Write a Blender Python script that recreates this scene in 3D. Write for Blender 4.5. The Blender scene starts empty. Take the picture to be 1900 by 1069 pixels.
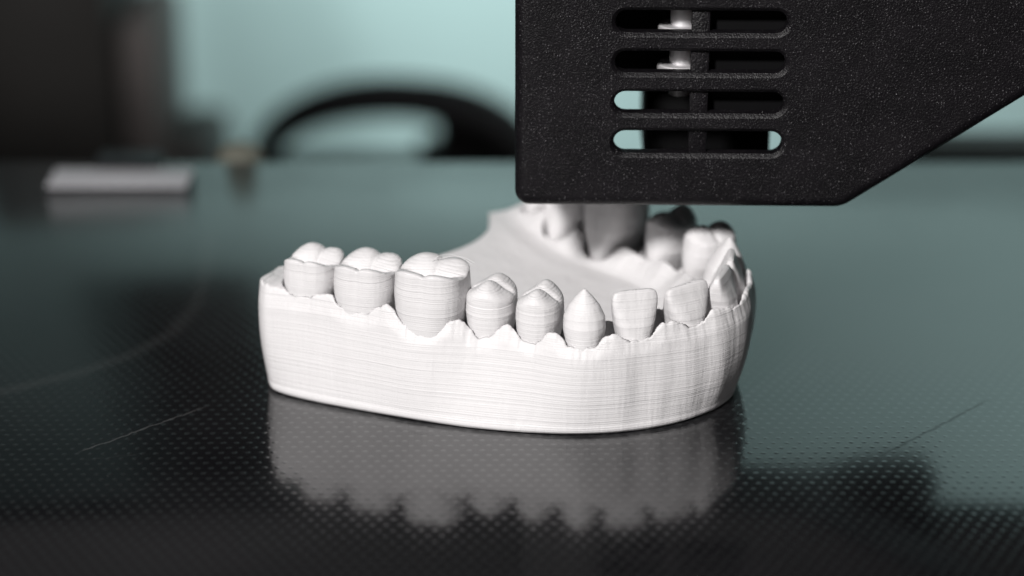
import bpy, bmesh, math, random
import numpy as np
from mathutils import Vector

random.seed(4)
rng = np.random.default_rng(4)
MM = 0.001
scene = bpy.context.scene
COL = scene.collection
R = math.radians

# ------------------------------------------------------------------ camera
cam_d = bpy.data.cameras.new('camera')
cam = bpy.data.objects.new('camera', cam_d)
COL.objects.link(cam)
cam.location = (0, -0.300, 0.137)
cam.rotation_euler = (R(90 - 22), 0, 0)
cam_d.sensor_width = 36
cam_d.lens = 80
cam_d.clip_start = 0.01
cam_d.clip_end = 30
cam_d.dof.use_dof = True
cam_d.dof.focus_distance = 0.3142
cam_d.dof.aperture_fstop = 8.6
cam_d.dof.aperture_blades = 0
scene.camera = cam

# ------------------------------------------------------------------ room light
world = bpy.data.worlds.new('World')
scene.world = world
world.use_nodes = True
bg = world.node_tree.nodes['Background']
bg.inputs[0].default_value = (0.50, 0.39, 0.425, 1)
bg.inputs[1].default_value = 0.016
scene.view_settings.view_transform = 'Standard'
scene.view_settings.look = 'None'
scene.view_settings.exposure = 0
scene.view_settings.gamma = 1


def area(name, loc, target, size, watts, color, spread=180):
    d = bpy.data.lights.new(name, 'AREA')
    d.shape = 'DISK'
    d.size = size
    d.energy = watts
    d.color = color
    d.spread = R(spread)
    o = bpy.data.objects.new(name, d)
    COL.objects.link(o)
    o.location = loc
    v = Vector(target) - Vector(loc)
    o.rotation_euler = v.to_track_quat('-Z', 'Y').to_euler()
    return o


area('key_lamp', (-0.307, -0.69, 0.58), (0, 0, 0.012), 0.11, 1.64, (1.0, 0.975, 0.96), 70)
area('wall_lamp', (0.42, 0.28, 0.46), (0.38, 0.70, 0.10), 0.20, 3.3, (1.0, 1.0, 0.99), 150)
area('pool_lamp', (-0.02, 0.51, 0.0), (-0.025, 0.70, -0.15), 0.08, 0.58, (1.0, 1.0, 0.99), 170)


# ------------------------------------------------------------------ helpers
def tag(o, label=None, cat=None, group=None, kind=None):
    if label: o['label'] = label
    if cat: o['category'] = cat
    if group: o['group'] = group
    if kind: o['kind'] = kind
    return o


def empty(name, loc_mm, label, cat):
    o = bpy.data.objects.new(name, None)
    o.empty_display_size = 0.01
    COL.objects.link(o)
    o.location = [c * MM for c in loc_mm]
    return tag(o, label, cat)


def link(name, me, mat, parent=None, smooth=True):
    o = bpy.data.objects.new(name, me)
    COL.objects.link(o)
    if mat: me.materials.append(mat)
    if smooth:
        me.polygons.foreach_set('use_smooth', [True] * len(me.polygons))
    if parent: o.parent = parent
    return o


def mesh_np(name, V, F):
    me = bpy.data.meshes.new(name)
    me.from_pydata([tuple(p) for p in (np.asarray(V) * MM)], [], [tuple(f) for f in F])
    me.update()
    return me


def bm_obj(name, bm, mat, parent=None, smooth=True, angle=35):
    """bm in millimetres -> object"""
    bmesh.ops.scale(bm, vec=(MM, MM, MM), verts=bm.verts)
    bmesh.ops.recalc_face_normals(bm, faces=bm.faces)
    me = bpy.data.meshes.new(name)
    bm.to_mesh(me)
    bm.free()
    o = link(name, me, mat, parent, smooth)
    if smooth:
        sharp = R(angle)
        b2 = bmesh.new(); b2.from_mesh(me)
        for e in b2.edges:
            if len(e.link_faces) == 2 and e.calc_face_angle(0) > sharp:
                e.smooth = False
        b2.to_mesh(me); b2.free()
    return o


def add_box(bm, c0, c1, bevel=0.0, seg=2):
    r = bmesh.ops.create_cube(bm, size=1)
    vs = r['verts']
    for v in vs:
        v.co = Vector([(c0[i] if v.co[i] < 0 else c1[i]) for i in range(3)])
    if bevel:
        es = list({e for v in vs for e in v.link_edges})
        bmesh.ops.bevel(bm, geom=es, offset=bevel, segments=seg, affect='EDGES', profile=0.5)


def add_tube(bm, pts, radii, n=16, cap=True, flat=1.0):
    pts = [Vector(p) for p in pts]
    rings = []
    for i, p in enumerate(pts):
        t = (pts[min(i + 1, len(pts) - 1)] - pts[max(i - 1, 0)]).normalized()
        ref = Vector((0, 1, 0)) if abs(t.y) < 0.9 else Vector((1, 0, 0))
        a = t.cross(ref).normalized()
        b = t.cross(a).normalized()
        r = radii[i] if hasattr(radii, '__len__') else radii
        rings.append([bm.verts.new(p + a * r * math.cos(k * 2 * math.pi / n) + b * r * flat * math.sin(k * 2 * math.pi / n)) for k in range(n)])
    for i in range(len(rings) - 1):
        for k in range(n):
            bm.faces.new((rings[i][k], rings[i][(k + 1) % n], rings[i + 1][(k + 1) % n], rings[i + 1][k]))
    if cap:
        bm.faces.new(rings[0]); bm.faces.new(rings[-1])


def add_lathe(bm, axis, prof, n=40):
    rings = [[bm.verts.new((axis[0] + r * math.cos(k * 2 * math.pi / n), axis[1] + r * math.sin(k * 2 * math.pi / n), z)) for k in range(n)] for r, z in prof]
    for i in range(len(rings) - 1):
        for k in range(n):
            bm.faces.new((rings[i][k], rings[i][(k + 1) % n], rings[i + 1][(k + 1) % n], rings[i + 1][k]))
    bm.faces.new(rings[0]); bm.faces.new(rings[-1])


# ------------------------------------------------------------------ materials
class N:
    def __init__(self, name):
        self.m = bpy.data.materials.new(name)
        self.m.use_nodes = True
        self.t = self.m.node_tree
        self.b = self.t.nodes['Principled BSDF']

    def n(self, typ, **kw):
        nd = self.t.nodes.new(typ)
        for k, v in kw.items():
            if k.startswith('i_'):
                key = k[2:]
                key = int(key) if key.isdigit() else key
                self.put(nd.inputs[key], v)
            else:
                setattr(nd, k, v)
        return nd

    def put(self, sock, v):
        if hasattr(v, 'is_linked') or isinstance(v, bpy.types.NodeSocket):
            self.t.links.new(v, sock)
        else:
            sock.default_value = v

    def math(self, op, a, b=None, c=None, clamp=False):
        nd = self.t.nodes.new('ShaderNodeMath')
        nd.operation = op
        nd.use_clamp = clamp
        self.put(nd.inputs[0], a)
        if b is not None: self.put(nd.inputs[1], b)
        if c is not None: self.put(nd.inputs[2], c)
        return nd.outputs[0]

    def vmath(self, op, a, b=None, c=None):
        nd = self.t.nodes.new('ShaderNodeVectorMath')
        nd.operation = op
        self.put(nd.inputs[0], a)
        if b is not None: self.put(nd.inputs[1], b)
        if c is not None: self.put(nd.inputs[2], c)
        return nd.outputs['Value'] if op in ('LENGTH', 'DOT_PRODUCT', 'DISTANCE') else nd.outputs['Vector']

    def mapr(self, v, a, b, c=0.0, d=1.0, smooth=True):
        nd = self.t.nodes.new('ShaderNodeMapRange')
        nd.interpolation_type = 'SMOOTHSTEP' if smooth else 'LINEAR'
        self.put(nd.inputs['Value'], v)
        nd.inputs['From Min'].default_value = a
        nd.inputs['From Max'].default_value = b
        self.put(nd.inputs['To Min'], c)
        self.put(nd.inputs['To Max'], d)
        return nd.outputs['Result']

    def noise(self, vec, scale, detail=2.0, rough=0.5):
        nd = self.n('ShaderNodeTexNoise')
        self.put(nd.inputs['Vector'], vec)
        nd.inputs['Scale'].default_value = scale
        nd.inputs['Detail'].default_value = detail
        nd.inputs['Roughness'].default_value = rough
        return nd.outputs['Fac']

    def mixc(self, f, a, b):
        nd = self.t.nodes.new('ShaderNodeMix')
        nd.data_type = 'RGBA'
        self.put(nd.inputs['Factor'], f)
        self.put(nd.inputs[6], a)
        self.put(nd.inputs[7], b)
        return nd.outputs[2]

    def bump(self, h, dist, strength=1.0, normal=None):
        nd = self.n('ShaderNodeBump')
        nd.inputs['Strength'].default_value = strength
        nd.inputs['Distance'].default_value = dist
        self.put(nd.inputs['Height'], h)
        if normal is not None: self.put(nd.inputs['Normal'], normal)
        return nd.outputs['Normal']

    def set(self, **kw):
        for k, v in kw.items():
            self.put(self.b.inputs[k.replace('_', ' ')], v)
        return self.m


def mat_print():
    """matt white filament laid down in thin layers"""
    s = N('white_filament')
    obj = s.n('ShaderNodeTexCoord').outputs['Object']
    mm = s.vmath('SCALE', obj); s.t.nodes[-1].inputs['Scale'].default_value = 1000.0
    sep = s.n('ShaderNodeSeparateXYZ'); s.put(sep.inputs[0], mm)
    z = sep.outputs['Z']
    wob = s.noise(mm, 0.35, 1.0)
    z2 = s.math('ADD', z, s.math('MULTIPLY', wob, 0.012))
    LH = 0.30
    q = s.math('DIVIDE', z2, LH)
    # one bead per layer
    bead = s.math('ABSOLUTE', s.math('SINE', s.math('MULTIPLY', q, math.pi)))
    bead = s.math('POWER', bead, 0.6)
    # each layer sits a little in or out
    fl = s.math('FLOOR', q)
    wn = s.n('ShaderNodeTexWhiteNoise', noise_dimensions='1D'); s.put(wn.inputs['W'], fl)
    layer = s.math('POWER', wn.outputs['Value'], 2.0)
    cmb = s.n('ShaderNodeCombineXYZ')
    s.put(cmb.inputs[0], s.math('MULTIPLY', sep.outputs['X'], 0.014))
    s.put(cmb.inputs[1], s.math('MULTIPLY', sep.outputs['Y'], 0.014))
    s.put(cmb.inputs[2], s.math('MULTIPLY', z, 1.1))
    streak = s.noise(cmb.outputs[0], 1.6, 5.0, 0.65)
    cm2 = s.n('ShaderNodeCombineXYZ')
    s.put(cm2.inputs[0], sep.outputs['X']); s.put(cm2.inputs[1], sep.outputs['Y'])
    s.put(cm2.inputs[2], s.math('MULTIPLY', z, 0.12))
    ribs = s.noise(cm2.outputs[0], 0.42, 3.0, 0.55)
    grain = s.noise(mm, 5.0, 2.0)
    gn = s.n('ShaderNodeNewGeometry')
    sn = s.n('ShaderNodeSeparateXYZ'); s.put(sn.inputs[0], gn.outputs['True Normal'])
    steep = s.mapr(s.math('ABSOLUTE', sn.outputs['Z']), 0.35, 0.85, 1.0, 0.06)
    flat = s.mapr(s.math('ABSOLUTE', sn.outputs['Z']), 0.95, 0.995, 1.0, 0.15)
    mid = s.mapr(s.math('ABSOLUTE', sn.outputs['Z']), 0.30, 0.75, 1.0, 2.8)
    streak = s.math('MULTIPLY', streak, steep)
    layer = s.math('MULTIPLY', layer, flat)
    h = s.math('MULTIPLY', s.math('MULTIPLY', bead, mid), s.math('MULTIPLY', s.math('MULTIPLY_ADD', layer, 0.024, 0.014), flat))
    h = s.math('MULTIPLY_ADD', layer, 0.012, h)
    h = s.math('MULTIPLY_ADD', streak, 0.16, h)
    h = s.math('MULTIPLY_ADD', ribs, 0.36, h)
    h = s.math('MULTIPLY_ADD', grain, 0.018, h)
    nrm = s.bump(h, 0.001, 0.75)
    groove = s.mapr(bead, 0.1, 0.7, 0.95, 1.0)
    col = s.mixc(groove, (0.46, 0.44, 0.45, 1), (0.72, 0.708, 0.715, 1))
    return s.set(Base_Color=col, Roughness=0.5, Normal=nrm, Specular_IOR_Level=0.35)


def mat_head():
    """textured black moulded plastic"""
    s = N('textured_black_plastic')
    obj = s.n('ShaderNodeTexCoord').outputs['Object']
    mm = s.vmath('SCALE', obj); s.t.nodes[-1].inputs['Scale'].default_value = 1000.0
    g1 = s.noise(mm, 3.6, 2.0, 0.6)
    g2 = s.noise(mm, 0.16, 3.0)
    v = s.n('ShaderNodeTexVoronoi'); s.put(v.inputs['Vector'], mm); v.inputs['Scale'].default_value = 2.5
    sc_ = s.n('ShaderNodeSeparateColor'); s.put(sc_.inputs[0], v.outputs['Color'])
    pick = s.mapr(sc_.outputs[0], 0.25, 1.0, 0.0, 1.0)
    fleck = s.math('MULTIPLY', s.mapr(v.outputs['Distance'], 0.34, 0.10), pick)
    fleck = s.math('MULTIPLY', fleck, s.mapr(s.noise(mm, 0.22, 3.0), 0.3, 0.7, 0.35, 1.0))
    h = s.math('MULTIPLY_ADD', fleck, 1.0, s.math('MULTIPLY', g1, 1.5))
    nrm = s.bump(h, 0.00009, 1.0)
    col = s.mixc(s.mapr(g2, 0.3, 0.7), (0.0035, 0.003, 0.004, 1), (0.0065, 0.0055, 0.007, 1))
    col = s.mixc(fleck, col, (0.05, 0.045, 0.053, 1))
    ro = s.math('MULTIPLY_ADD', fleck, -0.12, 0.42)
    sp = s.math('MULTIPLY_ADD', fleck, 0.8, 0.30)
    return s.set(Base_Color=col, Roughness=ro, Normal=nrm, Specular_IOR_Level=sp)


def mat_bed():
    """black coated glass with a staggered grid of tiny raised dots"""
    s = N('dotted_black_glass')
    obj = s.n('ShaderNodeTexCoord').outputs['Object']
    mm = s.vmath('SCALE', obj); s.t.nodes[-1].inputs['Scale'].default_value = 1000.0
    mp = s.n('ShaderNodeMapping'); s.put(mp.inputs['Vector'], mm); mp.inputs['Rotation'].default_value = (0, 0, R(-1.2))
    p = mp.outputs[0]
    S = 1.78; S3 = S * math.sqrt(3)

    def lattice(off):
        q = s.vmath('ADD', p, (off[0], off[1], 0))
        w = s.vmath('WRAP', q, (S / 2, S3 / 2, 1e5), (-S / 2, -S3 / 2, -1e5))
        w = s.vmath('MULTIPLY', w, (1, 1, 0))
        return s.vmath('LENGTH', w)
    d = s.math('MINIMUM', lattice((0, 0)), lattice((S / 2, S3 / 2)))
    sep = s.n('ShaderNodeSeparateXYZ'); s.put(sep.inputs[0], mm)
    x, y = sep.outputs['X'], sep.outputs['Y']
    jig = s.math('MULTIPLY', s.math('SUBTRACT', s.noise(mm, 2.2, 2.0), 0.5), 0.25)
    d = s.math('ADD', d, jig)
    dot = s.mapr(d, 0.52, 0.26)
    cap = s.mapr(d, 0.50, 0.0)
    # scratches and rub marks
    nz = s.noise(mm, 0.5, 3.0)
    wob = s.math('MULTIPLY', s.math('SUBTRACT', nz, 0.5), 1.1)

    def seg(a, b, w):
        ax, ay = a; bx, by = b
        L = math.hypot(bx - ax, by - ay); ux, uy = (bx - ax) / L, (by - ay) / L
        px = s.math('SUBTRACT', x, ax); py = s.math('SUBTRACT', y, ay)
        along = s.math('ADD', s.math('MULTIPLY', px, ux), s.math('MULTIPLY', py, uy))
        acr = s.math('ADD', s.math('MULTIPLY', px, -uy), s.math('MULTIPLY', py, ux))
        acr = s.math('ABSOLUTE', s.math('ADD', acr, wob))
        m = s.mapr(acr, w, 0.0)
        e = s.math('MULTIPLY', s.mapr(along, 0, L * 0.15), s.mapr(along, L, L * 0.8))
        return s.math('MULTIPLY', m, e)
    scr = seg((-60, -21.5), (-42, -4.5), 0.28)
    r_ = random.Random(12)
    for _ in range(7):
        cx_, cy_ = r_.uniform(-75, 75), r_.uniform(-40, 0)
        an = r_.uniform(0.1, 1.1); ln = r_.uniform(5, 16)
        scr = s.math('MAXIMUM', scr, s.math('MULTIPLY', seg((cx_, cy_), (cx_ + ln * math.cos(an), cy_ + ln * math.sin(an)), 0.10), r_.uniform(.2, .6)))

    def segd(a, b, w):
        ax, ay = a; bx, by = b
        dx, dy = bx - ax, by - ay; L2 = dx * dx + dy * dy
        px = s.math('SUBTRACT', x, ax); py = s.math('SUBTRACT', y, ay)
        t = s.math('DIVIDE', s.math('ADD', s.math('MULTIPLY', px, dx), s.math('MULTIPLY', py, dy)), L2, clamp=True)
        ex = s.math('SUBTRACT', px, s.math('MULTIPLY', t, dx)); ey = s.math('SUBTRACT', py, s.math('MULTIPLY', t, dy))
        d2 = s.math('SQRT', s.math('ADD', s.math('MULTIPLY', ex, ex), s.math('MULTIPLY', ey, ey)))
        return s.mapr(s.math('ADD', d2, wob), w, 0.0)
    arcpts = [(-51.5, 64), (-50.2, 46), (-49.8, 32), (-52, 21), (-57, 12.5), (-64, 5.5), (-74, -1)]
    arc = segd(arcpts[0], arcpts[1], 2.4)
    for k in range(1, len(arcpts) - 1):
        arc = s.math('MAXIMUM', arc, segd(arcpts[k], arcpts[k + 1], 2.4))
    dust = s.mapr(s.noise(mm, 0.035, 3.0), 0.35, 0.75)
    speck = s.mapr(s.noise(mm, 2.7, 1.0), 0.77, 0.84)
    dk = seg((49, -23), (70, -2), 0.5)
    base = s.mixc(dot, (0.005, 0.005, 0.006, 1), (0.013, 0.014, 0.015, 1))
    base = s.mixc(s.math('MULTIPLY', arc, 0.075), base, (0.16, 0.16, 0.16, 1))
    base = s.mixc(s.math('MULTIPLY', scr, 0.12), base, (0.42, 0.42, 0.42, 1))
    base = s.mixc(s.math('MULTIPLY', speck, 0.30), base, (0.4, 0.4, 0.4, 1))
    base = s.mixc(s.math('MULTIPLY', dust, 0.012), base, (0.30, 0.30, 0.31, 1))
    rough = s.mapr(dot, 0.0, 1.0, 0.095, 0.165)
    rough = s.math('MULTIPLY_ADD', dust, 0.05, rough)
    spec = s.mapr(dot, 0.0, 1.0, 0.68, 0.92)
    spec = s.math('MULTIPLY', spec, s.math('MULTIPLY_ADD', dk, -0.6, 1.0))
    fine = s.noise(mm, 3.0, 2.0)
    h = s.math('MULTIPLY_ADD', fine, 0.10, cap)
    nrm = s.bump(h, 0.000014, 1.0)
    return s.set(Base_Color=base, Roughness=rough, IOR=1.68, Specular_IOR_Level=spec, Normal=nrm)


def mat_plain(name, col, rough=0.5, metal=0.0, spec=0.5, var=0.15, scale=0.05, bump=0.0, bscale=2.0):
    s = N(name)
    obj = s.n('ShaderNodeTexCoord').outputs['Object']
    mm = s.vmath('SCALE', obj); s.t.nodes[-1].inputs['Scale'].default_value = 1000.0
    f = s.mapr(s.noise(mm, scale, 4.0), 0.3, 0.7)
    lo = tuple(c * (1 - var) for c in col) + (1,)
    hi = tuple(min(1, c * (1 + var)) for c in col) + (1,)
    c = s.mixc(f, lo, hi)
    kw = dict(Base_Color=c, Roughness=rough, Metallic=metal, Specular_IOR_Level=spec)
    if bump:
        kw['Normal'] = s.bump(s.noise(mm, bscale, 3.0), bump * MM)
    return s.set(**kw)


M_PRINT = mat_print()
M_HEAD = mat_head()
M_BED = mat_bed()
M_DARK = mat_plain('dark_plastic', (0.012, 0.012, 0.014), 0.45, bump=0.03)
M_INNER = mat_plain('matt_black_duct', (0.003, 0.003, 0.0035), 0.7, spec=0.15)
M_BLACK = mat_plain('soft_black_rubber', (0.0025, 0.0025, 0.003), 0.7, spec=0.15)
M_CAB = mat_plain('dark_brown_casing', (0.012, 0.011, 0.010), 0.55)
M_CABSIDE = mat_plain('grey_casing', (0.06, 0.053, 0.051), 0.6)
M_STEEL = mat_plain('bright_steel', (0.74, 0.73, 0.74), 0.58, 0.6, var=0.05, bump=0.01, bscale=1.5)
M_ALU = mat_plain('brushed_aluminium', (0.38, 0.37, 0.35), 0.4, 1.0, var=0.1)
M_CLIP = mat_plain('silver_clip', (0.40, 0.40, 0.42), 0.5, 0.0, var=0.05)
M_BEIGE = mat_plain('beige_plastic', (0.13, 0.13, 0.105), 0.6)
M_COPPER = mat_plain('reddish_wire', (0.22, 0.05, 0.03), 0.5)
M_WALL = mat_plain('teal_wall', (0.300, 0.440, 0.437), 0.8, spec=0.2, var=0.04, scale=0.006, bump=0.3, bscale=0.5)
M_DESK = mat_plain('desk_top', (0.16, 0.15, 0.14), 0.5, var=0.1, scale=0.02)
M_FLOOR = mat_plain('floor_grey', (0.20, 0.20, 0.20), 0.7, var=0.1, scale=0.01)
M_GANTRY = mat_plain('dark_anodised_metal', (0.010, 0.0092, 0.0105), 0.6, 0.0, spec=0.3, bump=0.05, bscale=0.3)

# ------------------------------------------------------------------ setting
bm = bmesh.new(); add_box(bm, (-1800, 700, -900), (1800, 760, 1800))
tag(bm_obj('wall', bm, M_WALL, smooth=False), kind='structure')
bm = bmesh.new(); add_box(bm, (-3000, -2500, -960), (3000, 699, -901))
tag(bm_obj('floor', bm, M_FLOOR, smooth=False), kind='structure')
bm = bmesh.new()
add_box(bm, (-700, -260, -140), (700, 420, -112), 2)
for sx in (-1, 1):
    for yy in (-230, 380):
        add_box(bm, (sx * 660 - 22, yy - 20, -900), (sx * 660 + 22, yy + 20, -141), 2)
tag(bm_obj('desk', bm, M_DESK), 'plain grey desk under the printer, hidden beneath the black bed', 'desk')

# print bed
bed = empty('print_bed', (0, 0, -20), 'black glass printer bed with a fine grid of raised dots', 'print bed')
bm = bmesh.new(); add_box(bm, (-170, -130, 16), (170, 102, 20), 0.5)
bm_obj('glass_plate', bm, M_BED, bed)
bm = bmesh.new(); add_box(bm, (-172, -132, 12.4), (172, 104.5, 15.6), 0.4)
bm_obj('heater_plate', bm, M_ALU, bed)
bm = bmesh.new()
add_box(bm, (-100, -16, 4), (100, 16, 12)); add_box(bm, (-16, -100, 4), (16, 90, 11.8)); add_box(bm, (-20, -110, -92), (20, 80, 3.8), 1)
bm_obj('carriage', bm, M_DARK, bed)

clip = empty('bed_clip', (-71, 93, 0), 'pale silver clip on the far left edge of the black bed', 'clip')
bm = bmesh.new()
add_box(bm, (-13.0, -6.0, 0.02), (12.4, 4.0, 0.5), 0.2)
bm_obj('top_plate', bm, M_CLIP, clip)
bm = bmesh.new()
add_box(bm, (-6, 3.0, 0.85), (5.4, 9.6, 1.1), 0.1); add_box(bm, (-6, 9.65, -9.0), (5.4, 12.4, 1.1), 0.15); add_box(bm, (-13.0, -2, -10.4), (12.4, 12.5, -9.1), 0.4)
bm_obj('spring', bm, M_DARK, clip)
bm = bmesh.new()
add_tube(bm, [(-9, 13.4, -3), (-9, 17, -7.0), (9, 17, -7.0), (9, 13.4, -3)], 0.7, 10)
bm_obj('wire_handle', bm, M_ALU, clip)

knob = empty('levelling_knob', (-51.5, 110, -8), 'small pale beige knob behind the bed beside the silver clip', 'knob')
bm = bmesh.new(); add_lathe(bm, (0, 0), [(4.2, 0), (4.8, 1), (4.8, 5), (4.0, 7.5), (2.2, 8.6), (0.4, 8.9)], 28)
bm_obj('grip', bm, M_BEIGE, knob)
bm = bmesh.new(); add_lathe(bm, (0, 0), [(1.6, -12), (1.6, 0)], 16)
bm_obj('screw', bm, M_ALU, knob)

# ------------------------------------------------------------------ the printed dental model
def catmull(P, n):
    P = np.asarray(P, float)
    Q = np.vstack([2 * P[0] - P[1], P, 2 * P[-1] - P[-2]])
    d = np.maximum(np.linalg.norm(np.diff(Q, axis=0), axis=1), 1e-6) ** 0.5
    t = np.concatenate([[0], np.cumsum(d)])
    out, seg = [], []
    for i in range(1, len(Q) - 2):
        t0, t1, t2, t3 = t[i - 1:i + 3]
        tt = np.linspace(t1, t2, n, endpoint=False)[:, None]
        A1 = (t1 - tt) / (t1 - t0) * Q[i - 1] + (tt - t0) / (t1 - t0) * Q[i]
        A2 = (t2 - tt) / (t2 - t1) * Q[i] + (tt - t1) / (t2 - t1) * Q[i + 1]
        A3 = (t3 - tt) / (t3 - t2) * Q[i + 1] + (tt - t2) / (t3 - t2) * Q[i + 2]
        B1 = (t2 - tt) / (t2 - t0) * A1 + (tt - t0) / (t2 - t0) * A2
        B2 = (t3 - tt) / (t3 - t1) * A2 + (tt - t1) / (t3 - t1) * A3
        out.append((t2 - tt) / (t2 - t1) * B1 + (tt - t1) / (t2 - t1) * B2)
    out.append(P[-1:])
    return np.vstack(out)


# kind, centre x, y, mesio-distal width, bucco-lingual depth, gum z, crown top z, twist
TEETH = [
    ('molar',   -28.2,  2.7, 7.9,  9.2, 15.5, 19.9, 0),
    ('molar',   -20.3, -0.5, 9.0, 10.2, 14.4, 20.1, 0),
    ('molar',   -11.1, -4.3, 10.1, 10.6, 13.1, 20.9, 0),
    ('premolar', -2.8, -5.6, 6.9,  8.8, 12.7, 19.6, 0),
    ('premolar',  3.9, -8.1, 6.3,  8.4, 12.6, 19.4, 0),
    ('canine',   10.0, -11.3, 5.9, 6.8, 12.8, 20.4, 0),
    ('incisor',  16.7, -10.7, 6.5, 5.8, 13.6, 19.9, 0),
    ('incisor',  23.9, -7.9, 6.8, 5.8, 14.8, 19.7, 0),
    ('incisor',  29.0, -3.8, 6.6, 5.6, 15.4, 19.9, 14),
    ('incisor',  30.8,  2.8, 5.6, 5.4, 15.4, 19.9, 0),
    ('canine',   31.0,  9.4, 5.4, 6.4, 14.4, 19.8, 0),
    ('premolar', 29.4, 16.4, 6.2, 8.4, 13.4, 19.4, 0),
    ('premolar', 24.2, 23.2, 6.4, 8.6, 13.0, 19.3, 0),
    ('molar',    16.2, 29.2, 7.9, 10.4, 12.8, 20.4, 0),
    ('molar',     9.8, 35.4, 6.9, 10.0, 13.6, 20.2, 0),
    ('molar',     6.0, 41.2, 5.8, 8.4, 14.6, 18.6, 0),
]
tc = np.array([[t[1], t[2]] for t in TEETH])
ends0 = np.array([-34.9, 5.2]); ends1 = np.array([5.4, 44.6])
# a smoothed guide line for the gum ridge
ctrl = np.vstack([ends0, tc, ends1])
guide = ctrl.copy()
for _ in range(2):
    guide[1:-1] = 0.25 * guide[:-2] + 0.5 * guide[1:-1] + 0.25 * guide[2:]
guide[6:11] = 0.4 * guide[6:11] + 0.6 * ctrl[6:11]
raw = catmull(guide, 80)
arc = np.concatenate([[0], np.cumsum(np.linalg.norm(np.diff(raw, axis=0), axis=1))])
NU = 820
ua = np.linspace(0, arc[-1], NU)
C = np.stack([np.interp(ua, arc, raw[:, k]) for k in range(2)], 1)
T = np.gradient(C, axis=0); T /= np.linalg.norm(T, axis=1)[:, None]
for _ in range(30):
    T[1:-1] = 0.25 * T[:-2] + 0.5 * T[1:-1] + 0.25 * T[2:]
T /= np.linalg.norm(T, axis=1)[:, None]
NO = np.stack([T[:, 1], -T[:, 0]], 1)          # outward (buccal) normal
tooth_u = np.array([ua[np.argmin(((C - c) ** 2).sum(1))] for c in tc])
frames = []
for i, c in enumerate(tc):
    k = np.argmin(np.abs(ua - tooth_u[i]))
    frames.append((c, T[k], NO[k]))
tooth_w = np.array([(tc[i] - C[np.argmin(np.abs(ua - tooth_u[i]))]) @ frames[i][2] for i in range(len(tc))])
half_bl = np.array([t[4] / 2 for t in TEETH])

# gum margin: a trough in front of each tooth, a papilla between neighbours
ku, kz = [0.0], [16.3]
pap = [16.1, 16.0, 15.1, 14.6, 14.4, 14.6, 15.6, 16.2, 16.3, 16.2, 15.4, 15.2, 15.2, 15.4, 16.0]
ku.append(tooth_u[0] - 4.8); kz.append(16.2)
for i, t in enumerate(TEETH):
    ku.append(tooth_u[i]); kz.append(t[5])
    if i < len(TEETH) - 1:
        ku.append(0.5 * (tooth_u[i] + tooth_u[i + 1])); kz.append(pap[i])
ku.append(tooth_u[-1] + 4.8); kz.append(14.6); ku.append(arc[-1]); kz.append(14.2)
ku, kz = np.array(ku), np.array(kz)
kex = np.ones(len(ku))
for i, t in enumerate(TEETH):
    kex[2 + 2 * i] = 1.9 if t[0] == 'molar' else 1.25


def cosinterp(u):
    j = np.clip(np.searchsorted(ku, u) - 1, 0, len(ku) - 2)
    f = np.clip((u - ku[j]) / (ku[j + 1] - ku[j]), 0, 1)
    s = 0.5 - 0.5 * np.cos(np.pi * f)
    peak_next = (kz[j + 1] > kz[j])
    ex = np.where(peak_next, kex[j], kex[np.minimum(j + 1, len(kex) - 1)])
    s = np.where(peak_next, s ** ex, 1 - (1 - s) ** ex)   # broad troughs under the wide molars
    return kz[j] + (kz[j + 1] - kz[j]) * s


def vnoise(x, seed):
    r = np.random.default_rng(seed).random(4000)
    i = np.floor(x).astype(int); f = x - i; f = f * f * (3 - 2 * f)
    return r[i % 4000] * (1 - f) + r[(i + 1) % 4000] * f - 0.5


def sstep(x, a, b):
    t = np.clip((x - a) / (b - a), 0, 1)
    return t * t * (3 - 2 * t)


HM = cosinterp(ua)
for _ in range(40):
    HM[1:-1] = 0.25 * HM[:-2] + 0.5 * HM[1:-1] + 0.25 * HM[2:]
HM = HM + 0.34 * vnoise(ua / 0.7, 1) + 0.30 * vnoise(ua / 0.36, 2)
gap = np.where((np.interp(ua, ku, np.arange(len(ku))) % 1) > -1, 1, 1)
WR = np.interp(ua, np.concatenate([[0], tooth_u, [arc[-1]]]),
               np.concatenate([[6.0], tooth_w + half_bl + 0.45 + np.array([0, 0, 0, 0, 0, 0, 0, .15, .7, .8, .4, 0, 0, 0, 0, 0]), [6.0]]))
for _ in range(500):
    WR[1:-1] = 0.25 * WR[:-2] + 0.5 * WR[1:-1] + 0.25 * WR[2:]
endf = np.minimum(ua, arc[-1] - ua)
WR = WR - 2.2 * np.clip(1 - endf / 2.6, 0, 1) ** 2
front = sstep(ua, tooth_u[4], tooth_u[6]) * sstep(ua, tooth_u[11], tooth_u[9])
rough_w = 0.10 * vnoise(ua / 2.6, 5) + 0.25 * vnoise(ua / 6.0, 6) + front * (0.42 * vnoise(ua / 2.1, 15) + 0.5 * vnoise(ua / 4.6, 9))

AX0, AX1 = np.array([-16.0, 20.0]), np.array([21.5, 3.0])      # midline, back to front
fr = np.where(ua < tooth_u[7] + 3, ua / (tooth_u[7] + 3), (arc[-1] - ua) / (arc[-1] - tooth_u[7] - 3))
fr = np.clip(fr, 0, 1)
AX = AX0 + (AX1 - AX0) * (fr ** 1.15)[:, None]


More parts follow.
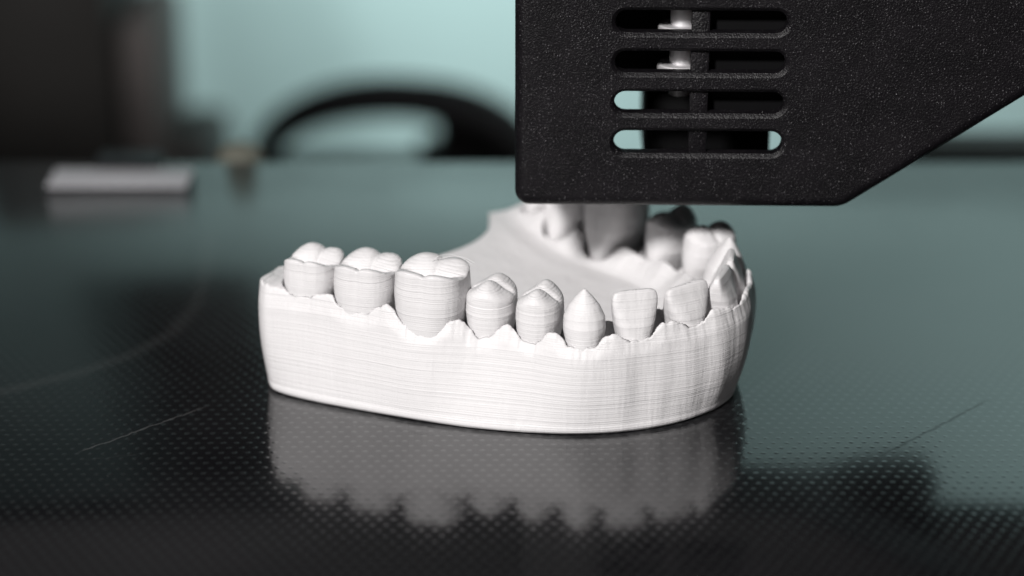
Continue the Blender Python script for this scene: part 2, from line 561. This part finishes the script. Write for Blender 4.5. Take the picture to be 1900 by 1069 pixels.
BASEPTS = catmull([(-38, 3.2), (-33.8, -1.6), (-29.6, -4.2), (-19.0, -8.8), (-7.5, -13.0), (0, -14.7), (7.5, -15.5), (14.9, -14.9), (22.2, -12.4), (27.4, -8.6),
                   (31.3, -3.4), (32.4, 3), (32.8, 10), (32.2, 18), (29.4, 25.8), (23.6, 33), (16.2, 40.5), (9.4, 48), (4, 54)], 60)
WB = np.zeros(NU)
for i in range(NU):
    d_ = BASEPTS - C[i]
    al = d_ @ T[i]; ac = d_ @ NO[i]
    ok = ac > 0
    j = np.argmin(np.where(ok, np.abs(al), 1e9))
    WB[i] = ac[j]
for _ in range(60):
    WB[1:-1] = 0.25 * WB[:-2] + 0.5 * WB[1:-1] + 0.25 * WB[2:]
WB -= 2.6 * np.clip(1 - endf / 3.2, 0, 1) ** 2


rows = []     # each row: (NU,3)
NZ = 46
for i in range(NZ):
    f = i / (NZ - 1)
    z = f ** 1.25 * (HM - 0.35)
    lowf = (1 - np.clip(z / 13.0, 0, 1)) ** 1.7
    inw = (WR - WB) * lowf - 0.5 * np.sin(np.pi * np.clip(z / 14.0, 0, 1))
    inw = inw + 0.55 * sstep(z / HM, 0.82, 1.0)
    inw = inw + 0.45 * (1 - sstep(z, 0.0, 0.42))
    inw = inw - 0.10 * (1 - sstep(z, 0.9, 1.3))
    w = WR - inw + rough_w * np.sin(np.pi * f) ** 0.7
    xy = C + NO * w[:, None]
    rows.append(np.column_stack([xy, z]))
WTOP = WR - 0.55
tops = np.concatenate([np.array([0.10, 0.24]), np.linspace(0.40, 13.2, 92)])
floorz = 10.5


def gum_height(x, y, w, u, HMs):
    """height of the ridge top, sockets and palate at a point"""
    # between teeth the ridge is full height, lingual margin lower
    mean = np.interp(u, np.concatenate([[0], tooth_u, [arc[-1]]]), [16.2] + [t[5] + 1.0 for t in TEETH] + [14.2])
    lin = sstep(w, 2.5, -1.5)
    far = sstep(u, tooth_u[8], tooth_u[11])
    top = HMs * (1 - lin) + ((0.55 - 0.15 * far) * HMs + (0.45 + 0.15 * far) * mean - 0.3 - 0.8 * far) * lin
    return top


def floor_fn(x, y):
    # the hollow is deepest towards the front teeth and rises to the open back edge
    da = (x - AX0[0]) * 0.84 + (y - AX0[1]) * -0.54
    d = (x - AX0[0]) * 0.54 + (y - AX0[1]) * 0.84
    return 8.7 + 2.6 * sstep(da, 20.0, 1.0) + 0.9 * np.clip(d / 20, -1.2, 1.0)


SOCK = []
for i, t in enumerate(TEETH):
    SOCK.append((frames[i][0], frames[i][1], frames[i][2], t[3] / 2, t[4] / 2))


def socket_cut(x, y):
    cut = np.zeros_like(x)
    for c, tt, nn, a, b in SOCK:
        dx, dy = x - c[0], y - c[1]
        la = dx * tt[0] + dy * tt[1]; lb = dx * nn[0] + dy * nn[1]
        e = (np.abs(la / (a * 0.99)) ** 2.4 + np.abs(lb / (b * 1.0)) ** 2.4) ** (1 / 2.4)
        cut = np.maximum(cut, sstep(e, 1.09, 1.01))
    return cut


for k, dw in enumerate(tops):
    w = WTOP - dw
    xy = C + NO * w[:, None]
    top = gum_height(xy[:, 0], xy[:, 1], w, ua, HM)
    rnd = 0.35 * np.clip(1 - dw / 0.4, 0, 1) ** 2
    lw = 0.15 * np.sin(ua * 1.3 + dw) * 0
    fl = floor_fn(xy[:, 0], xy[:, 1])
    far_ = sstep(ua, tooth_u[9], tooth_u[12])
    wid = 6.7 - 2.0 * far_
    f = np.clip((-2.8 - w) / wid, 0, 1)
    f = 0.7 * f * f * (3 - 2 * f) + 0.3 * f
    between = sstep(ua, tooth_u[0] - 1, tooth_u[0] + 1) * sstep(ua, tooth_u[15] + 1, tooth_u[15] - 1)
    dip = 2.9 * sstep(w, WR - 1.05, WR - 1.75) * sstep(w, -3.8, -2.4) * between
    z = top * (1 - f) + fl * f - rnd - dip
    z = z - 4.5 * socket_cut(xy[:, 0], xy[:, 1]) * (1 - sstep(w, -5.2, -6.4))
    z = np.maximum(z, 2.0)
    rows.append(np.column_stack([xy, z]))
last = rows[-1]
NF = 40
for k in range(1, NF + 1):
    f = k / NF
    xy = last[:, :2] * (1 - f) + AX * f
    bow = 4.2 * math.sin(math.pi * f ** 0.8) * sstep(arc[-1] - ua, 30.0, 0.0)
    xy = xy + np.array([0.84, -0.54]) * bow[:, None]
    fl = floor_fn(xy[:, 0], xy[:, 1])
    z = last[:, 2] + (fl - last[:, 2]) * sstep(np.full(NU, f), 0, 0.3)
    rows.append(np.column_stack([xy, z]))
G = np.stack(rows, 1)            # (NU, NR, 3)
NR = G.shape[1]
V = G.reshape(-1, 3)
F = []
for i in range(NU - 1):
    b0, b1 = i * NR, (i + 1) * NR
    for j in range(NR - 1):
        F.append((b0 + j, b1 + j, b1 + j + 1, b0 + j + 1))
# flat back faces under the two end sections
base_i = len(V)
extra = []
for col, flip in ((0, False), (NU - 1, True)):
    s0 = base_i + len(extra)
    for j in range(NR):
        p = V[col * NR + j]
        if j < NZ + len(tops):
            wj = min((p[:2] - C[col]) @ NO[col], WB[col] - 0.02 * j / NR)
            p = C[col] + NO[col] * wj
        extra.append((p[0], p[1], 0.0))
    for j in range(NR - 1):
        q = (col * NR + j, col * NR + j + 1, s0 + j + 1, s0 + j)
        F.append(q if not flip else q[::-1])
V = np.vstack([V, np.array(extra)])
model = empty('dental_model', (0, 0, 0.1), 'white 3D printed jaw model with a full row of teeth on the black bed', 'dental model')
me = mesh_np('gum_base', V, F)
b = bmesh.new(); b.from_mesh(me)
bmesh.ops.remove_doubles(b, verts=b.verts, dist=2e-6)
bmesh.ops.recalc_face_normals(b, faces=b.faces)
b.to_mesh(me); b.free()
gum = link('gum_base', me, M_PRINT, model)


def superell(th, a, bb, p):
    c, s_ = np.cos(th), np.sin(th)
    r = (np.abs(c) ** p + np.abs(s_) ** p) ** (-1 / p)
    return a * r * c, bb * r * s_


def tooth_mesh(kind, i):
    _, cx, cy, md, bl, gz, tz, tw = TEETH[i]
    a, bb = md / 2, bl / 2
    r_ = np.random.default_rng(100 + i)
    NT = 112
    th = np.linspace(0, 2 * np.pi, NT, endpoint=False)
    rings = []           # la, lb, z arrays
    z0 = gz - 3.2
    if kind in ('molar', 'premolar'):
        if kind == 'molar':
            p = 2.9
            lo_ = 0.70 if i == 2 else 0.85
            cusps = [(-.48, .86, 1.1, .52), (.44, .86, 1.0, .48), (-.44, -.60, lo_ + .25, .46), (.52, -.60, lo_, .38)]
            D, base_h = 0.4, tz - 0.75
        else:
            p = 2.4
            cusps = [(0.02, .46, 1.8, .50), (0.06, -.50, 1.65, .52)]
            D, base_h = 1.0, tz - 1.8
        cusps = [(x + r_.uniform(-.05, .05), y + r_.uniform(-.04, .04), h * r_.uniform(.9, 1.1), s) for x, y, h, s in cusps]

        def zf(la, lb):
            X, Y = la / a, lb / bb
            z = np.full_like(X, base_h)
            for x, y, h, sg in cusps:
                d2 = ((X - x) ** 2 + (Y - y) ** 2) / sg ** 2
                z = np.maximum(z, base_h + h * np.exp(-d2 * 0.62) + 0.0) if False else z + h * np.exp(-d2 * 0.9)
            z -= 0.45 * np.exp(-(Y / 0.10) ** 2) * (1 - np.clip(np.abs(X), 0, 1) ** 4)
            if kind == 'molar':
                z -= 0.30 * np.exp(-((X - 0.03) / 0.09) ** 2)
                z -= 1.5 * np.exp(-((X / 0.70) ** 2 + ((Y - .10) / 0.40) ** 2) * 1.3)
            return z
        kside = [(0, .80), (.25, .86), (.5, .96), (.72, 1.0), (1, .97)] if kind == 'molar' else [(0, .68), (.25, .78), (.5, .92), (.75, 1.0), (1, .98)]
        if i > 9:
            kside[0], kside[1] = (0, .46), (.25, .66)
        ox, oy = superell(th, a, bb, p)
        # buccal notch between the cusps
        if kind == 'molar':
            dent = 1 - 0.045 * np.exp(-((ox / a) / 0.16) ** 2)
        else:
            dent = 1.0
        ztop_side = zf(ox * .93 * dent, oy * .93 * dent) - D
        NS = 60
        for j in range(NS):
            f = j / (NS - 1)
            k = np.interp(f, [q[0] for q in kside], [q[1] for q in kside])
            kb = np.interp(f, [0, .3, .6, 1], [.99, 1.0, .99, .93])
            dd = 1 - (1 - dent) * sstep(np.array(f), .25, .9)
            zz = z0 + (ztop_side - z0) * f
            if kind == 'premolar' and i in (3, 4):          # one skipped layer, seen as a thin dark line
                dd = dd * (1 - 0.020 * np.exp(-((zz - 16.55 - 0.1 * (i == 4)) / 0.09) ** 2))
            rings.append((ox * k * dd, oy * kb * dd, zz))
        ktop, kbt = rings[-1][0] / ox, rings[-1][1] / np.where(np.abs(oy) < 1e-9, 1, oy)
        lastx, lasty = rings[-1][0], rings[-1][1]
        NQ = 40
        for j in range(1, NQ + 1):
            ang = j / NQ
            q = 1 - ang ** 1.5 if False else math.cos(ang * math.pi / 2) ** 0.85
            drop = D * (1 - math.sqrt(max(0, 1 - q ** (13 if kind == 'molar' else 8))))
            la, lb = lastx * q, lasty * q
            rings.append((la, lb, zf(la * .96, lb * .96) - drop))
    elif kind == 'incisor':
        H = tz - z0
        NS = 60
        skew = r_.uniform(-.12, .12)
        for j in range(NS):
            f = j / (NS - 1)
            ka = np.interp(f, [0, .3, .55, .8, .90, .95, .98, 1], [.66, .74, .90, 1.0, .985, .94, .86, .68])
            kb = np.interp(f, [0, .25, .5, .75, .93, .98, 1], [.98, 1.0, .80, .46, .24, .17, .08])
            p = np.interp(f, [0, .4, .8, 1], [2.1, 2.6, 3.6, 4.2])
            ox, oy = superell(th, a * ka, bb * kb, p)
            off = np.interp(f, [0, .3, .6, 1], [0, .02, .10, .16]) * bb      # labial face stays near vertical
            z = z0 + H * f + 0.35 * (ox / a) * sstep(np.array(f), .7, 1) * (0.6 if i == 7 else skew)
            rings.append((ox, oy + off, z))
        rings.append((rings[-1][0] * .5, rings[-1][1] * 0 + off, rings[-1][2] + 0.04))
    else:
        H = tz - z0
        NS = 64
        for j in range(NS):
            f = j / (NS - 1)
            ka = np.interp(f, [0, .22, .45, .62, .78, .90, .97, 1], [.62, .84, 1.0, .97, .72, .40, .16, .05])
            kb = np.interp(f, [0, .25, .5, .7, .85, .95, 1], [.95, 1.0, .86, .62, .36, .16, .05])
            p = np.interp(f, [0, .5, 1], [2.1, 2.2, 2.0])
            ox, oy = superell(th, a * ka, bb * kb, p)
            off = np.interp(f, [0, .4, .7, 1], [0, .05, .14, .22]) * bb
            rings.append((ox, oy + off, np.full(NT, z0 + H * f)))
    c, tt, nn = frames[i]
    if tw:
        q = R(tw); tt, nn = tt * math.cos(q) - nn * math.sin(q), nn * math.cos(q) + tt * math.sin(q)
    V, F = [], []
    wobx = 0.05
    for la, lb, z in rings:
        x = c[0] + la * tt[0] + lb * nn[0]
        y = c[1] + la * tt[1] + lb * nn[1]
        V.append(np.column_stack([x, y, z]))
    n = len(V)
    tip = V[-1].mean(0)
    V = np.vstack(V + [tip[None]])
    for j in range(n - 1):
        for k in range(NT):
            k2 = (k + 1) % NT
            F.append((j * NT + k, j * NT + k2, (j + 1) * NT + k2, (j + 1) * NT + k))
    for k in range(NT):
        F.append(((n - 1) * NT + k, (n - 1) * NT + (k + 1) % NT, n * NT))
    me = mesh_np(kind, V, F)
    b = bmesh.new(); b.from_mesh(me)
    bmesh.ops.recalc_face_normals(b, faces=b.faces)
    b.to_mesh(me); b.free()
    return me


for i, t in enumerate(TEETH):
    link(t[0], tooth_mesh(t[0], i), M_PRINT, model)

# fine stray strands left by the nozzle on the big molar
bm = bmesh.new()
for s in range(2):
    pts = []
    for k in range(22):
        f = k / 21
        pts.append((-11.2 + 5.6 * f + 0.3 * s, -2.2 - 1.0 * f + s * 0.6, 20.6 + (1.3 - 0.5 * s) * math.sin(math.pi * f ** (0.8 + .4 * s))))
    add_tube(bm, pts, 0.025, 6)
bm_obj('stray_strand', bm, M_PRINT, model)

# ------------------------------------------------------------------ print head
YAW = R(-1.3)
HX, HY, HZ = 0.40, 5.0, 26.2            # lower left front corner
head = empty('extruder', (HX, HY, HZ), 'black textured print head with four slotted vents hanging over the white model', 'print head')
head.rotation_euler = (0, 0, YAW)


def round_poly(pts, rads, seg=8):
    out = []
    n = len(pts)
    for i in range(n):
        p = Vector(pts[i]); a = (Vector(pts[i - 1]) - p); b_ = (Vector(pts[(i + 1) % n]) - p)
        r = rads[i]
        if r <= 0:
            out.append(p); continue
        ang = a.angle(b_)
        d = r / math.tan(ang / 2)
        a.normalize(); b_.normalize()
        cen = p + (a + b_).normalized() * (r / math.sin(ang / 2))
        s0, s1 = p + a * d - cen, p + b_ * d - cen
        for k in range(seg + 1):
            f = k / seg
            v = s0.normalized().slerp(s1.normalized(), f) * r
            out.append(cen + v)
    return out


def offset_poly(P, d):
    """move a counter-clockwise outline inward by d"""
    n = len(P); out = []
    for i in range(n):
        a = (P[i] - P[i - 1]); b_ = (P[(i + 1) % n] - P[i])
        if a.length < 1e-6: a = b_
        if b_.length < 1e-6: b_ = a
        na = Vector((-a.y, a.x)).normalized(); nb = Vector((-b_.y, b_.x)).normalized()
        m = (na + nb); m = m / max(m.length_squared / 2, 0.3)
        out.append(P[i] + m * d)
    return out


# outline (x right, z up) relative to the corner, counter-clockwise
outline = round_poly([(0, 0), (46.6, 0), (86, 26.8), (112, 44.5), (112, 62), (0, 62)], [2.1, 4.0, 0, 4, 4, 4])
SLOT_Z = [(8.15, 11.4), (14.05, 17.15), (19.95, 23.0), (25.7, 28.8)]
SX0, SX1 = 13.9, 37.6
DEPTH = 15.0


def stadium(x0, x1, z0, z1, grow=0.0, seg=10):
    x0 -= grow; x1 += grow; z0 -= grow; z1 += grow
    r = (z1 - z0) / 2; zc = (z0 + z1) / 2
    pts = []
    for k in range(seg + 1):
        t = -math.pi / 2 + math.pi * k / seg
        pts.append(Vector((x1 - r + r * math.cos(t), zc + r * math.sin(t))))
    for k in range(seg + 1):
        t = math.pi / 2 + math.pi * k / seg
        pts.append(Vector((x0 + r + r * math.cos(t), zc + r * math.sin(t))))
    return pts


bm = bmesh.new()


def loop(P, y):
    return [bm.verts.new((p.x, y, p.y)) for p in P]


def bridge(A, B):
    n = len(A)
    for k in range(n):
        bm.faces.new((A[k], A[(k + 1) % n], B[(k + 1) % n], B[k]))


FR = 1.7                                   # rounded front edge
prev = None; face_loop = None
for k in range(15):
    t = k / 14 * math.pi / 2
    P = offset_poly(outline, FR * (1 - math.cos(t)))
    y = FR * (1 - math.sin(t))
    L = loop(P, y)
    if prev: bridge(prev, L)
    else: first = L
    prev = L
face_loop = loop(offset_poly(outline, FR + 0.2), 0.0); bridge(prev, face_loop)
# back along the sides, wall thickness, inside of the shell
Lb = loop(outline, DEPTH); bridge(Lb, first)
inner = offset_poly(outline, 1.8)
Li = loop(inner, DEPTH); bridge(Li, Lb)
Lf = loop(inner, 2.2); bridge(Lf, Li)
outs, ins = [face_loop], [Lf]
for z0, z1 in SLOT_Z:
    SS = loop(stadium(SX0, SX1, z0, z1, 0.80), 0.0)
    S0 = loop(stadium(SX0, SX1, z0, z1, 0.62), 0.0)
    S1 = loop(stadium(SX0, SX1, z0, z1, 0.42), 0.10)
    S2 = loop(stadium(SX0, SX1, z0, z1, 0.16), 0.42)
    S3 = loop(stadium(SX0, SX1, z0, z1, 0.05), 0.50)
    S4 = loop(stadium(SX0, SX1, z0, z1, 0.0), 0.75)
    S5 = loop(stadium(SX0, SX1, z0, z1, 0.0), 2.2)
    for A, B in ((SS, S0), (S0, S1), (S1, S2), (S2, S3), (S3, S4), (S4, S5)): bridge(A, B)
    outs.append(SS); ins.append(S5)
for loops in (outs, ins):
    es = []
    for L in loops:
        for k in range(len(L)):
            e = bm.edges.get((L[k], L[(k + 1) % len(L)]))
            es.append(e)
    bmesh.ops.triangle_fill(bm, use_beauty=True, use_dissolve=False, edges=es)
bm_obj('shroud', bm, M_HEAD, head, angle=26)

bm = bmesh.new(); add_box(bm, (24.45, 1.0, 6.0), (27.05, 2.15, 30.0), 0.25)
bm_obj('vent_rib', bm, M_HEAD, head)
bm = bmesh.new(); add_box(bm, (0.05, DEPTH + 0.1, 1.0), (1.75, 41.5, 61.9), 0.4)
bm_obj('shading_side_wall', bm, M_HEAD, head)  # unseen left wall extension, added to keep the far molars in shadow
# inside: blower housing, steel heat sink, bracket
bm = bmesh.new()
add_box(bm, (18.9, 17, -0.5), (37.5, 37, 13.6), 0.8)
add_box(bm, (27.1, 3.6, 12.6), (58.0, 36, 54), 0.8)
add_box(bm, (39.0, 6, 7.8), (58.0, 36, 12.4), 0.8)
bm_obj('blower_housing', bm, M_INNER, head)
bm = bmesh.new()
prof = []
z = 15.3
for k in range(5):
    prof += [(1.6, z), (1.6, z + 3.6), (3.1, z + 3.62), (3.3, z + 3.8), (3.3, z + 4.4), (3.1, z + 4.6), (1.6, z + 4.62)]
    z += 5.65
add_lathe(bm, (23.3, 5.7), prof, 48)
bm_obj('heat_sink', bm, M_STEEL, head)
bm = bmesh.new(); add_tube(bm, [(25.7, 4.6, 15), (25.6, 3.0, 20), (25.7, 2.9, 24), (25.6, 3.0, 30), (25.8, 5, 36)], 0.4, 10)
bm_obj('wire', bm, M_COPPER, head)
bm = bmesh.new(); add_box(bm, (3.0, 20, 13.8), (26.0, 36, 54), 0.8)
bm_obj('bracket', bm, M_INNER, head)
# back carriage on the gantry, seen mirrored in the bed
bm = bmesh.new()
P = [(24, 34), (40, 23), (62, 12.2), (70, 10.6), (74, 10.9), (76.5, 14), (76.5, 60), (24, 60)]
fr_ = [bm.verts.new((x, 42.2, zz)) for x, zz in P]; bk_ = [bm.verts.new((x, 50, zz)) for x, zz in P]
bridge(fr_, bk_); bm.faces.new(fr_); bm.faces.new(bk_)
bm_obj('rear_carriage', bm, M_DARK, head)

bm = bmesh.new(); add_box(bm, (12, 41.6, 42), (70, 56.0, 61), 0.8)
bm_obj('mount', bm, M_DARK, head)
# gantry beam the head rides on
gan = empty('gantry_beam', (0, 62, 62.5), 'long dark metal beam behind the print head, mirrored along the bed front', 'beam')
bm = bmesh.new()
prof2 = [(0, 0), (8, 0), (8, 2), (12, 2), (12, 0), (20, 0), (20, 8), (18, 8), (18, 12), (20, 12), (20, 40), (0, 40), (0, 30), (2, 30), (2, 12), (0, 12)]
A = [bm.verts.new((-260, y * .6, z)) for y, z in prof2]; B = [bm.verts.new((260, y * .6, z)) for y, z in prof2]
bridge(A, B); bm.faces.new(A); bm.faces.new(B)
bm_obj('rail', bm, M_GANTRY, gan, smooth=False)
for sx in (-1, 1):
    bm = bmesh.new(); add_box(bm, (sx * 273 - 12, -4, -161.4), (sx * 273 + 12, 30, 300), 1)
    bm_obj('upright', bm, M_GANTRY, gan)

# ------------------------------------------------------------------ out-of-focus background
arch = empty('arched_handle', (-37, 362, -112), 'blurred black arched handle standing behind the bed, left of the print head', 'handle')
bm = bmesh.new()
pts = []
for k in range(33):
    f = k / 32
    t = math.pi * (1 - f)
    pts.append((39 * math.cos(t), 0, 22 + 22.0 * math.sin(t) ** 0.9))
add_tube(bm, pts, [4.6 + 1.4 * math.sin(math.pi * k / 32) ** 2 + (3.6 * max(0, (k - 18) / 14)) for k in range(33)], 18, flat=1.8)
bm_obj('arch', bm, M_BLACK, arch)
bm = bmesh.new(); add_box(bm, (-44, -14, 0), (46, 14, 22.5), 3); add_box(bm, (8, -13, 22.7), (46, 13, 28), 2)
bm_obj('foot', bm, M_BLACK, arch)
bm = bmesh.new()
W = [(15, 28.2), (40, 28.2), (37, 33), (26, 40), (14, 40)]
A = [bm.verts.new((x, -8, z)) for x, z in W]; B = [bm.verts.new((x, 8, z)) for x, z in W]
bridge(A, B); bm.faces.new(A); bm.faces.new(B)
bm_obj('gusset', bm, M_BLACK, arch)

box = empty('dark_casing', (-140, 385, -112), 'tall dark casing with a greyer side, blurred behind the bed at left', 'casing')
bm = bmesh.new(); add_box(bm, (-32, -10, 0), (17, 55, 130), 3)
bm_obj('body', bm, M_CAB, box)
bm = bmesh.new(); add_box(bm, (17.3, -4, 0), (31, 50, 62), 5)
bm_obj('side_panel', bm, M_CABSIDE, box)
bm = bmesh.new(); add_box(bm, (29.5, 0, 0), (46, 46, 21), 5)
bm_obj('side_foot', bm, M_CAB, box)

bar = empty('rear_frame_bar', (95, 215, -60), 'dark bar of the printer frame just beyond the bed at right', 'bar')
bm = bmesh.new(); add_box(bm, (-16, 0, 0), (120, 16, 24.5), 1.2)
bm_obj('bar_body', bm, M_CAB, bar)
for x in (-6, 95):
    bm = bmesh.new(); add_box(bm, (x - 8, 2, -52), (x + 8, 14, -0.2), 1)
    bm_obj('post', bm, M_CAB, bar)

pan = empty('dark_wall_panel', (-160, 698, 160), 'narrow dark panel on the teal wall, mirrored as a dark streak in the bed', 'panel')
bm = bmesh.new(); add_box(bm, (-40, -18, -40), (28, 0, 420), 3)
bm_obj('board', bm, M_CAB, pan)
